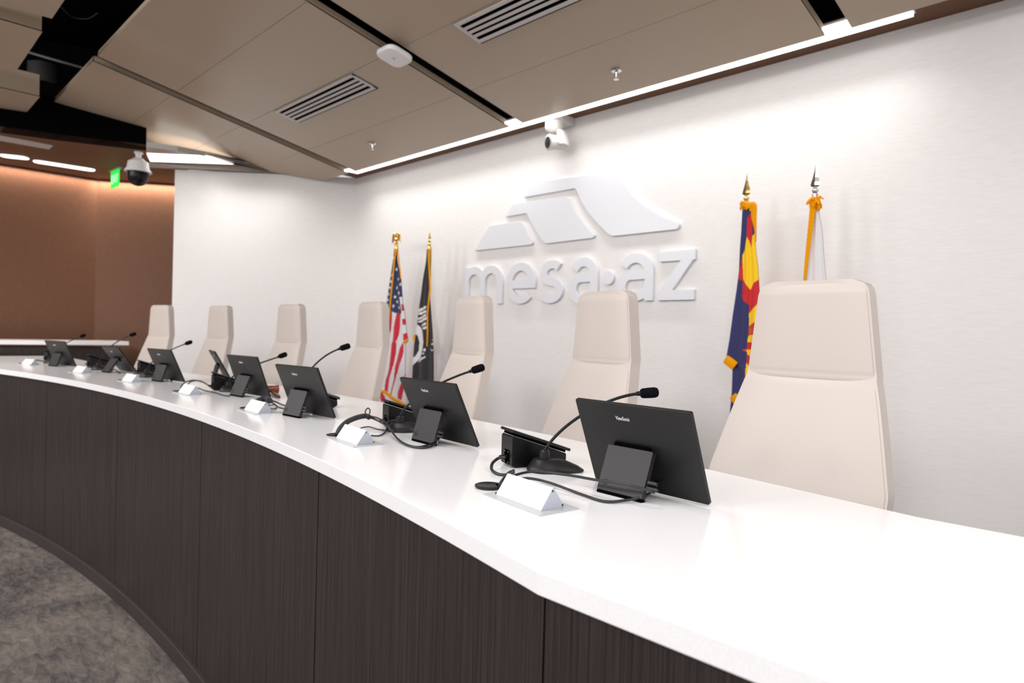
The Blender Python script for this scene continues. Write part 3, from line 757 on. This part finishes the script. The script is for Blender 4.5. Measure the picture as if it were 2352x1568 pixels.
def el(cx, cy, rx, ry, a0, a1, n=22): return [(cx + rx * math.cos(math.radians(a0 + (a1 - a0) * k / n)), cy + ry * math.sin(math.radians(a0 + (a1 - a0) * k / n))) for k in range(n + 1)]
h2 = SW / 2
def L_m(x0, x1):
    w = x1 - x0; s1, s2, s3 = x0 + h2, x0 + w / 2, x1 - h2; rx = (s2 - s1) / 2; top = B + XH - h2; ry = .12
    return [[(s1, B), (s1, B + XH - .008)], el(s1 + rx, top - ry, rx, ry, 180, 0) + [(s2, B)], el(s2 + rx, top - ry, rx, ry, 180, 0) + [(s3, B)]]
def L_e(x0, x1):
    cx = (x0 + x1) / 2; rx = (x1 - x0) / 2 - h2; cy = B + XH / 2; ry = XH / 2 + .006 - h2
    return [el(cx, cy, rx, ry, -8, 320 - 5, 40), [(x0 + h2, cy - .012), (x1 - .004, cy - .012)]]
def L_s(x0, x1):
    cx = (x0 + x1) / 2; w = (x1 - x0) / 2 - h2; q = XH / 4 + .003 - h2 / 2
    up = el(cx + .012, B + XH + .006 - h2 - q, w - .01, q, 38, 250, 20); dn = el(cx - .005, B - .006 + h2 + q, w, q, 70, -150, 20)
    return [up + dn]
def L_a(x0, x1):
    s = x1 - h2; cx = (x0 + s) / 2 + .01; 
    top = el((x0 + s) / 2 + .02, B + XH + .006 - h2 - .125, s - (x0 + s) / 2 - .02, .125, 152, 0, 22)
    bowl_top = B + .235
    return [top + [(s, B)], [(s, bowl_top - h2 + .02)] + el(x0 + h2 + .085, B + .12 - .004, .085, .12 - h2 + .004 + .012, 80, 285, 22) + [(s - .05, B + .055), (s, B + .11)]]
def L_z(x0, x1):
    mb = MB(); y0, y1 = B, B + XH; q = .105
    for zf, P in zip((0, 0, -.0006), ([(x0, y1 - SW), (x1, y1 - SW), (x1, y1), (x0, y1)], [(x0 - .005, y0), (x1, y0), (x1, y0 + SW), (x0 - .005, y0 + SW)], [(x0 - .005, y0 + SW * .7), (x0 + q - .0, y0 + SW * .7), (x1, y1 - SW * .7), (x1 - q, y1 - SW * .7)])):
        mb.prism(P, -.028 + zf, zf, SM)
    return mb
for nm, x0, x1 in (('m', -5.222, -4.640), ('e', -4.582, -4.192), ('s', -4.150, -3.850), ('a', -3.775, -3.463), ('a', -3.250, -2.907), ('z', -2.852, -2.538)):
    if nm == 'z': mb = L_z(x0, x1)
    else: mb = stroke({'m': L_m, 'e': L_e, 's': L_s, 'a': L_a}[nm](x0, x1))
    mb.build('sign_letter', signm, t)
MB().prism(el(-3.35, 1.70 + .508, .056, .058, 0, 360 - 360 / 28, 27), -.028, 0, SM).build('sign_dot', signm, t)

# ================================================================= FLAGS
YF = 4.20
def fp(px, py): p = at_y(px, py, YF); return (p.x, p.z)
def inpoly(x, z, P):
    c = False; j = len(P) - 1
    for i in range(len(P)):
        if (P[i][1] > z) != (P[j][1] > z) and x < (P[j][0] - P[i][0]) * (z - P[i][1]) / (P[j][1] - P[i][1]) + P[i][0]: c = not c
        j = i
    return c
clothm = bpy.data.materials.new('flag_cloth'); clothm.use_nodes = True
_n, _l, _b = nodes(clothm); _va = _n.new('ShaderNodeVertexColor'); _va.layer_name = 'pattern'; _l.new(_va.outputs[0], _b.inputs['Base Color']); _b.inputs['Roughness'].default_value = .75; _b.inputs['Sheen Weight'].default_value = .2
def cloth(t, rows, colour, folds, parent_x, NX=70, NY=230, depth=.045, fd=.014):
    R = [(fp(l, y)[0], fp(r, y)[0], fp((l + r) / 2, y)[1]) for l, r, y in rows]
    z1, z0 = R[0][2], R[-1][2]
    def lr(z):
        for a, b in zip(R, R[1:]):
            if z <= a[2] and z >= b[2]:
                f = (a[2] - z) / (a[2] - b[2]); return a[0] + (b[0] - a[0]) * f, a[1] + (b[1] - a[1]) * f
        return R[-1][:2]
    vs, fs, cols = [], [], []
    for j in range(NY + 1):
        z = z1 + (z0 - z1) * j / NY; l, r = lr(z); g = j / NY
        for i in range(NX + 1):
            s = i / NX
            y = -.004 - fd * g ** .5 * math.sin(2 * PI * folds * s + .8 + g * 1.2) * math.sin(PI * s) ** .5
            vs.append((l + (r - l) * s, YF + y, z))
    nfront = len(vs)
    for j in range(NY + 1):
        z = z1 + (z0 - z1) * j / NY; l, r = lr(z); g = j / NY
        for i in range(NX + 1):
            s = i / NX; y = .002 + (depth * (.35 + .65 * g)) * math.sin(PI * s) ** .6
            vs.append((l + (r - l) * s, YF + y + (.0 if 0 < i < NX else -.0), z))
    N1 = NX + 1
    for k in (0, nfront):
        for j in range(NY):
            for i in range(NX):
                a = k + j * N1 + i; f = (a, a + N1, a + N1 + 1, a + 1); fs.append(f if k == 0 else f[::-1])
                c = Vector((0, 0, 0))
                x = sum(vs[q][0] for q in f) / 4; z = sum(vs[q][2] for q in f) / 4
                cols.append(colour(x, z))
    ring = [i for i in range(N1)]
    fs.append(tuple([NY * N1 + i for i in range(N1)] + [nfront + NY * N1 + i for i in range(N1)][::-1])); cols.append(cols[NY * NX - 1])
    me = bpy.data.meshes.new('cloth'); me.from_pydata([(x - parent_x, y - YF, z - DAIS) for x, y, z in vs], [], fs)
    ca = me.color_attributes.new('pattern', 'FLOAT_COLOR', 'CORNER')
    for p, c in zip(me.polygons, cols):
        p.use_smooth = True
        for li in p.loop_indices: ca.data[li].color = c + (1,)
    me.materials.append(clothm)
    o = bpy.data.objects.new('cloth', me); COL.objects.link(o); o.parent = t; return o
def ribbon(t, pts, px, name='fringe', yoff=-.022, n=3):
    # gold fringe: a soft strip with tassel teeth, widths in photo pixels
    mb = MB(); P = smooth_path([(at_y(x, y, YF + yoff).x, at_y(x, y, YF + yoff).z, w) for x, y, w in pts], 10)
    rings = []
    for i, p in enumerate(P):
        d = (P[min(i + 1, len(P) - 1)] - P[max(i - 1, 0)]); d.z = 0; d.normalize(); nn = Vector((-d.y, d.x, 0))
        hw = p.z / 2 * .0046 * (1 + .10 * (-1) ** i)
        rings.append([(p.x + nn.x * hw * a - px, yoff + b * .006, p.y + nn.y * hw * a - DAIS) for a, b in ((-1, 0), (-.5, -1), (.5, -1), (1, 0), (.5, 1), (-.5, 1))])
    mb.loft(rings); return mb.build(name, fringem, t)
def tuft(t, px_, py_, parent_x, n=26, size=.05, yoff=-.02):
    mb = MB(); x, z = fp(px_, py_); rnd = random.Random(int(px_))
    for k in range(n):
        a = rnd.uniform(0, 2 * PI); el_ = rnd.uniform(-1.3, .5); L = size * rnd.uniform(.5, 1.0)
        d = Vector((math.cos(a) * math.cos(el_), math.sin(a) * math.cos(el_) * .7, math.sin(el_)))
        p0_ = Vector((x - parent_x, yoff, z - DAIS)); mb.tube([p0_, p0_ + d * L * .6 + Vector((0, 0, .01)), p0_ + d * L + Vector((0, 0, -.012))], [.008, .007, .003], 5)
    return mb.build('fringe_tuft', fringem, t)
def pole_parts(t, ztop, m):
    MB().lathe([(0, 0), (.15, 0), (.15, .015), (.12, .03), (.04, .045), (.03, .12), (0, .12)], n=32).build('floor_stand', gold, t)
    return MB().lathe([(0, .06), (.014, .06), (.014, ztop - DAIS), (0, ztop - DAIS)], c=(0, .016, 0), n=16).build('pole', m, t)
def spear(t, z, m):
    MB().lathe([(0, z - .02), (.013, z - .02), (.013, z), (.02, z + .004), (.02, z + .010), (.012, z + .014), (.020, z + .030), (.020, z + .036), (.010, z + .046), (.012, z + .056), (0, z + .056)], n=20).build('ferrule', m, t)
    prof = [(.006, z + .05), (.030, z + .066), (.026, z + .085), (.017, z + .115), (.009, z + .15), (.003, z + .185), (0, z + .205)]
    MB().lathe(prof, n=4, sy=.45, smooth=False, M=None).build('spearhead', m, t)
NAVY, RED, WHITE = lin((36, 48, 90)), lin((206, 22, 52)), lin((232, 228, 232))
BLK, YEL, AZB, AZR, COP = lin((34, 34, 40)), lin((255, 205, 0)), lin((44, 46, 100)), lin((206, 26, 36)), lin((205, 84, 20))
def poly(*pts): return [fp(*p) for p in pts]
def E1(pts): return [(860 + x / 6.531, 520 + y / 6.533) for x, y in pts]
def E2(pts): return [(860 + x / 6.531, 720 + y / 6.533) for x, y in pts]

# --- striped flag with stars, eagle finial
x1 = fp(910, 575)[0]; zt = fp(909, 566)[1]
t = thing('flag', (x1, YF, DAIS), 0, 'red and white striped flag with stars and a gold eagle finial', 'flag', 'fringed flags on stands along the back wall')
pole_parts(t, zt, gold)
blue = [fp(*p) for p in E1([(300, 360), (330, 340), (350, 480), (395, 720), (425, 1050), (385, 1065), (415, 1300), (395, 1312), (245, 1272), (180, 1150), (180, 1100)])]
star_c = [fp(*p) for p in E1([(268, 730), (252, 825), (236, 920), (220, 1010), (208, 1100), (300, 470), (362, 790), (395, 868), (338, 918), (372, 1002), (314, 1055), (342, 1132), (293, 1195), (378, 1215), (335, 640)])]
def starpoly(c, r): return [(c[0] + (r if k % 2 == 0 else r * .42) * math.sin(PI * k / 5), c[1] + (r if k % 2 == 0 else r * .42) * math.cos(PI * k / 5)) for k in range(10)]
stars = [starpoly(c, .024) for c in star_c]
reds = [[fp(*p) for p in E1(a) ] for a in ([(330, 1295), (405, 1312), (395, 1420), (372, 1568), (350, 1700), (300, 1740), (310, 1568)], [(240, 1272), (268, 1280), (246, 1560), (230, 1600), (225, 1300)], [(410, 1165), (442, 1170), (458, 1260), (415, 1272)], [(425, 1385), (472, 1380), (485, 1470), (432, 1482)])]
reds += [[fp(*p) for p in E2(a)] for a in ([(325, 60), (395, 70), (345, 250), (330, 440), (320, 600), (290, 780), (245, 960), (205, 1180), (145, 1170), (165, 1000), (220, 820), (245, 640), (258, 480), (290, 300)], [(440, 300), (505, 285), (508, 400), (445, 410)], [(440, 430), (442, 560), (430, 640), (385, 790), (325, 920), (285, 1100), (262, 1240), (250, 1230), (290, 1000), (310, 780), (345, 640), (390, 520)], [(400, 1080), (460, 900), (460, 1010), (440, 1160), (415, 1300), (345, 1270), (345, 1210)], [(85, 1200), (110, 1150), (190, 1340), (140, 1345), (100, 1310)])]
def us(x, z):
    if inpoly(x, z, blue):
        for s_ in stars:
            if inpoly(x, z, s_): return WHITE
        return NAVY
    for r in reds:
        if inpoly(x, z, r): return RED
    return WHITE
rows = [(906, 914, 572), (903, 918, 600), (895, 922, 650), (889, 925, 690), (887, 930, 720), (890, 934, 760), (889, 938, 780), (888, 937, 785), (886, 931, 787), (880, 931, 835), (876, 932, 870), (872, 936, 922), (872, 936, 935), (866, 938, 1090)]
cloth(t, rows, us, 2.5, x1)
ribbon(t, [(910, 574, 6), (907, 590, 6), (902, 640, 6), (897, 690, 5), (894, 730, 4), (892, 770, 3)], x1)
ribbon(t, [(914, 580, 3), (918, 610, 2.5), (921, 640, 2)], x1)
ribbon(t, [(927, 786, 6), (937, 780, 6)], x1)
ribbon(t, [(876, 897, 7), (890, 904, 8), (902, 915, 8), (918, 924, 8), (931, 931, 9)], x1)
tuft(t, 911, 575, x1, 22, .04, -.015)
ze = zt - DAIS
MB().lathe([(0, ze - .03), (.014, ze - .03), (.014, ze), (.022, ze + .006), (.012, ze + .02), (.028, ze + .035), (.012, ze + .05), (0, ze + .05)], n=20).build('ferrule', gold, t)
mb = MB().lathe([(0, ze + .04), (.022, ze + .055), (.03, ze + .08), (.024, ze + .11), (.014, ze + .125), (.02, ze + .138), (.014, ze + .152), (0, ze + .156)], n=18, sy=.8)
mb.tube([(0, -.016, ze + .14), (0, -.034, ze + .134)], [.007, .002], 8)
mb.build('eagle_body', gold, t)
for s_ in (-1, 1):
    W_ = [(s_ * x, z + ze) for x, z in ((.016, .10), (.03, .135), (.05, .148), (.066, .135), (.072, .105), (.078, .04), (.062, .052), (.05, .058), (.036, .068), (.024, .07))]
    MB().prism(W_, -.008, .008, M4((1, 0, 0), (0, 0, 1), (0, -1, 0), (0, 0, 0))).build('eagle_wing', gold, t, bevel=.003)

# --- black flag
x2 = fp(986, 572)[0]; zt = fp(986, 568)[1]
t = thing('flag', (x2, YF, DAIS), 0, 'black flag with white emblem and gold fringe behind the chairs', 'flag', 'fringed flags on stands along the back wall')
pole_parts(t, zt, gold); spear(t, zt - DAIS, gold)
ctr = (948, 797)
whites = [[fp(*p) for p in E1(a)] for a in ([(665, 1245), (780, 1190), (785, 1225), (670, 1285)], [(655, 1300), (780, 1255), (785, 1290), (680, 1328)], [(645, 1385), (780, 1310), (782, 1345), (660, 1405)], [(650, 1430), (785, 1355), (788, 1395), (680, 1445)], [(700, 1480), (780, 1435), (784, 1470), (715, 1500)])]
whites += [[fp(*p) for p in E2(a)] for a in ([(720, 215), (785, 190), (785, 225), (735, 240)], [(632, 140), (690, 200), (735, 300), (748, 420), (735, 540), (690, 660), (570, 790), (575, 665), (620, 640), (660, 560), (672, 430), (655, 330), (612, 290)], [(650, 730), (690, 670), (775, 640), (765, 665)], [(745, 540), (775, 515), (772, 560), (750, 570)], [(720, 600), (760, 580), (755, 605), (725, 612)], [(860, 450), (888, 440), (890, 470), (865, 472)], [(840, 530), (890, 548), (888, 562), (845, 545)], [(872, 390), (890, 380), (890, 400), (874, 405)])]
def pow_(x, z):
    for r in whites:
        if inpoly(x, z, r): return WHITE
    return BLK
rows = [(981, 989, 572), (979, 989, 600), (972, 988, 640), (967, 987, 680), (962, 990, 715), (957, 993, 755), (952, 995, 790), (950, 996, 815), (948, 996, 850), (946, 996, 900), (944, 998, 1080)]
cloth(t, rows, pow_, 2, x2)
ribbon(t, [(985, 571, 9), (985, 590, 8), (986, 620, 5), (988, 660, 5.5), (986, 680, 5), (982, 720, 4.5), (982, 760, 4), (981, 795, 3)], x2)
ribbon(t, [(951, 769, 7), (951, 782, 7)], x2, yoff=-.022)

# --- copper star flag (blue, red and yellow rays)
x3 = fp(1714, 470)[0]; zt = fp(1714, 467)[1]
t = thing('flag', (x3, YF, DAIS), 0, 'blue flag with red and yellow rays left of the largest chair', 'flag', 'fringed flags on stands along the back wall')
pole_parts(t, zt, gold); spear(t, zt - DAIS, gold)
def Z3(pts): return [fp(1660 + x / 6.817, 390 + y / 6.817) for x, y in pts]
def Z4(pts): return [fp(1650 + x / 4.125, 600 + y / 4.126) for x, y in pts]
yel = [Z3([(385, 1045), (420, 1120), (452, 1230), (450, 1600), (320, 1700), (310, 1340), (350, 1240)]), Z3([(452, 1230), (470, 1040), (500, 1000), (560, 1440), (590, 1700), (450, 1800)]),
       Z4([(240, 0), (385, 0), (385, 125), (302, 270), (234, 170)]), Z4([(395, 385), (290, 490), (286, 615), (395, 545)]), Z4([(280, 705), (390, 680), (390, 765), (272, 768)]), Z4([(268, 832), (345, 840), (360, 930), (268, 880)]), Z4([(262, 965), (330, 1020), (300, 1110), (258, 1080)])]
redz = [Z3([(390, 760), (440, 670), (480, 640), (470, 950), (452, 1230), (420, 1120), (385, 1045)]), Z3([(310, 1340), (345, 1350), (330, 1700), (255, 1700)]), Z4([(205, 90), (240, 0), (234, 170), (302, 270), (395, 120), (395, 400), (290, 500), (290, 415), (222, 350), (230, 185), (190, 165)]), Z4([(286, 615), (400, 540), (395, 680), (280, 705)]), Z4([(272, 768), (395, 765), (390, 845), (268, 832)]), Z4([(266, 905), (268, 878), (370, 930), (350, 1020), (330, 1010), (262, 962)]), Z4([(256, 1080), (300, 1110), (290, 1300), (240, 1220)])]
cop = [Z4([(285, 630), (350, 625), (330, 655), (345, 670), (290, 695)]), Z4([(225, 845), (265, 825), (268, 855)])]
def az(x, z):
    for G, c in ((cop, COP), (yel, YEL), (redz, AZR)):
        for r in G:
            if inpoly(x, z, r): return c
    return AZB
rows = [(1706, 1731, 474), (1703, 1734, 530), (1700, 1736, 570), (1698, 1742, 620), (1693, 1744, 660), (1684, 1746, 720), (1676, 1748, 780), (1669, 1748, 820), (1668, 1748, 838), (1683, 1748, 850), (1681, 1748, 905), (1676, 1748, 960), (1672, 1750, 1120)]
cloth(t, rows, az, 2.5, x3)
ribbon(t, [(1706, 469, 8), (1714, 470, 9), (1720, 478, 9)], x3, yoff=-.022)
ribbon(t, [(1722, 474, 14), (1731, 474, 10), (1732, 500, 8), (1735, 525, 4), (1736, 555, 2)], x3, yoff=-.022)
ribbon(t, [(1666, 824, 13), (1677, 832, 14), (1688, 841, 14)], x3, yoff=-.022)
ribbon(t, [(1683, 908, 12), (1690, 917, 14), (1700, 928, 14)], x3, yoff=-.022)
tuft(t, 1709, 470, x3, 20, .04, -.015)

# --- white flag
x4 = fp(1872, 452)[0]; zt = fp(1871, 450)[1]
t = thing('flag', (x4, YF, DAIS), 0, 'white flag with gold fringe rising behind the largest chair', 'flag', 'fringed flags on stands along the back wall')
pole_parts(t, zt, silver); spear(t, zt - DAIS, silver)
rows = [(1867, 1876, 455), (1866, 1882, 490), (1861, 1889, 530), (1855, 1892, 580), (1849, 1897, 640), (1840, 1905, 760), (1830, 1915, 1120)]
cloth(t, rows, lambda x, z: WHITE, 2, x4, 40, 120)
ribbon(t, [(1870, 452, 8), (1867, 475, 8), (1863, 510, 7), (1857, 560, 6), (1852, 605, 5), (1848, 645, 4)], x4)
tuft(t, 1874, 460, x4, 44, .055, -.015); tuft(t, 1879, 468, x4, 26, .045, -.02)

# ================================================================= LIGHT
def area(name, loc, sx, sy, e, rot=(0, 0, 0), spread=PI, col=(1, .985, .97)):
    d = bpy.data.lights.new(name, 'AREA'); d.shape = 'RECTANGLE'; d.size = sx; d.size_y = sy; d.energy = e; d.spread = spread; d.color = col
    o = bpy.data.objects.new(name, d); COL.objects.link(o); o.location = loc; o.rotation_euler = rot; return o
area('linear_lamp', (-4.03, 4.25, 3.596), 5.9, .09, 20, (0, 0, 0), math.radians(116))
wd = (WC - WE).normalized(); mid = (WC + WE) / 2 + ns * .42
area('cove_lamp', (mid.x, mid.y, ZT - .006), 1.7, .25, 7, (0, 0, math.atan2(wd.y, wd.x)), math.radians(130))
# unseen lamps over the hall, several added to brighten the wall, desk and chairs
for x, y, e in ((-7.6, -1.3, 105), (-5.0, .2, 74), (-2.4, .8, 34), (.2, .9, 22), (2.6, .9, 84), (-9.0, -4.2, 105), (-6.0, -4.2, 112), (-3.0, -4.2, 100), (.0, -4.2, 60), (3.2, -3.8, 90)):
    area('hall_fill_lamp', (x, y, 4.3), 1.2, 1.2, e, (math.radians(35) if y < -2 else 0, 0, 0))
# washers grazing the brown walls
for a, b in ((Vector((-10.55, -.5)), BW), (BW, BW + (Vector((-9.89, 3.17)) - BW) * 1.6)):
    m = (a + b) / 2; d = (b - a).normalized(); n = Vector((d.y, -d.x)); 
    if n.x < 0: n = -n
    p = m + n * .07
    area('wall_washer', (p.x, p.y, ZT - .004), (b - a).length, .03, 21, (0, 0, math.atan2(d.y, d.x)), math.radians(150), (1, .84, .68))
w = bpy.data.worlds.new('world'); S.world = w; w.use_nodes = True
w.node_tree.nodes['Background'].inputs[0].default_value = (1, .985, .98, 1); w.node_tree.nodes['Background'].inputs[1].default_value = .7

# ================================================================= CAMERA
cd = bpy.data.cameras.new('camera'); cam = bpy.data.objects.new('camera', cd); COL.objects.link(cam)
Rm = Matrix((R_, U_, -F_)).transposed(); cam.matrix_world = Matrix.Translation(EYE) @ Rm.to_4x4()
cd.sensor_width = 36; cd.lens = F / W * 36; cd.clip_start = .02
cd.dof.use_dof = True; cd.dof.focus_distance = 1.9; cd.dof.aperture_fstop = 3.2
S.camera = cam
S.view_settings.view_transform = 'Standard'; S.view_settings.look = 'None'; S.view_settings.gamma = 1; S.view_settings.use_curve_mapping = False
S.view_settings.exposure = 0.2
S.cycles.use_denoising = True
S.cycles.max_bounces = 8
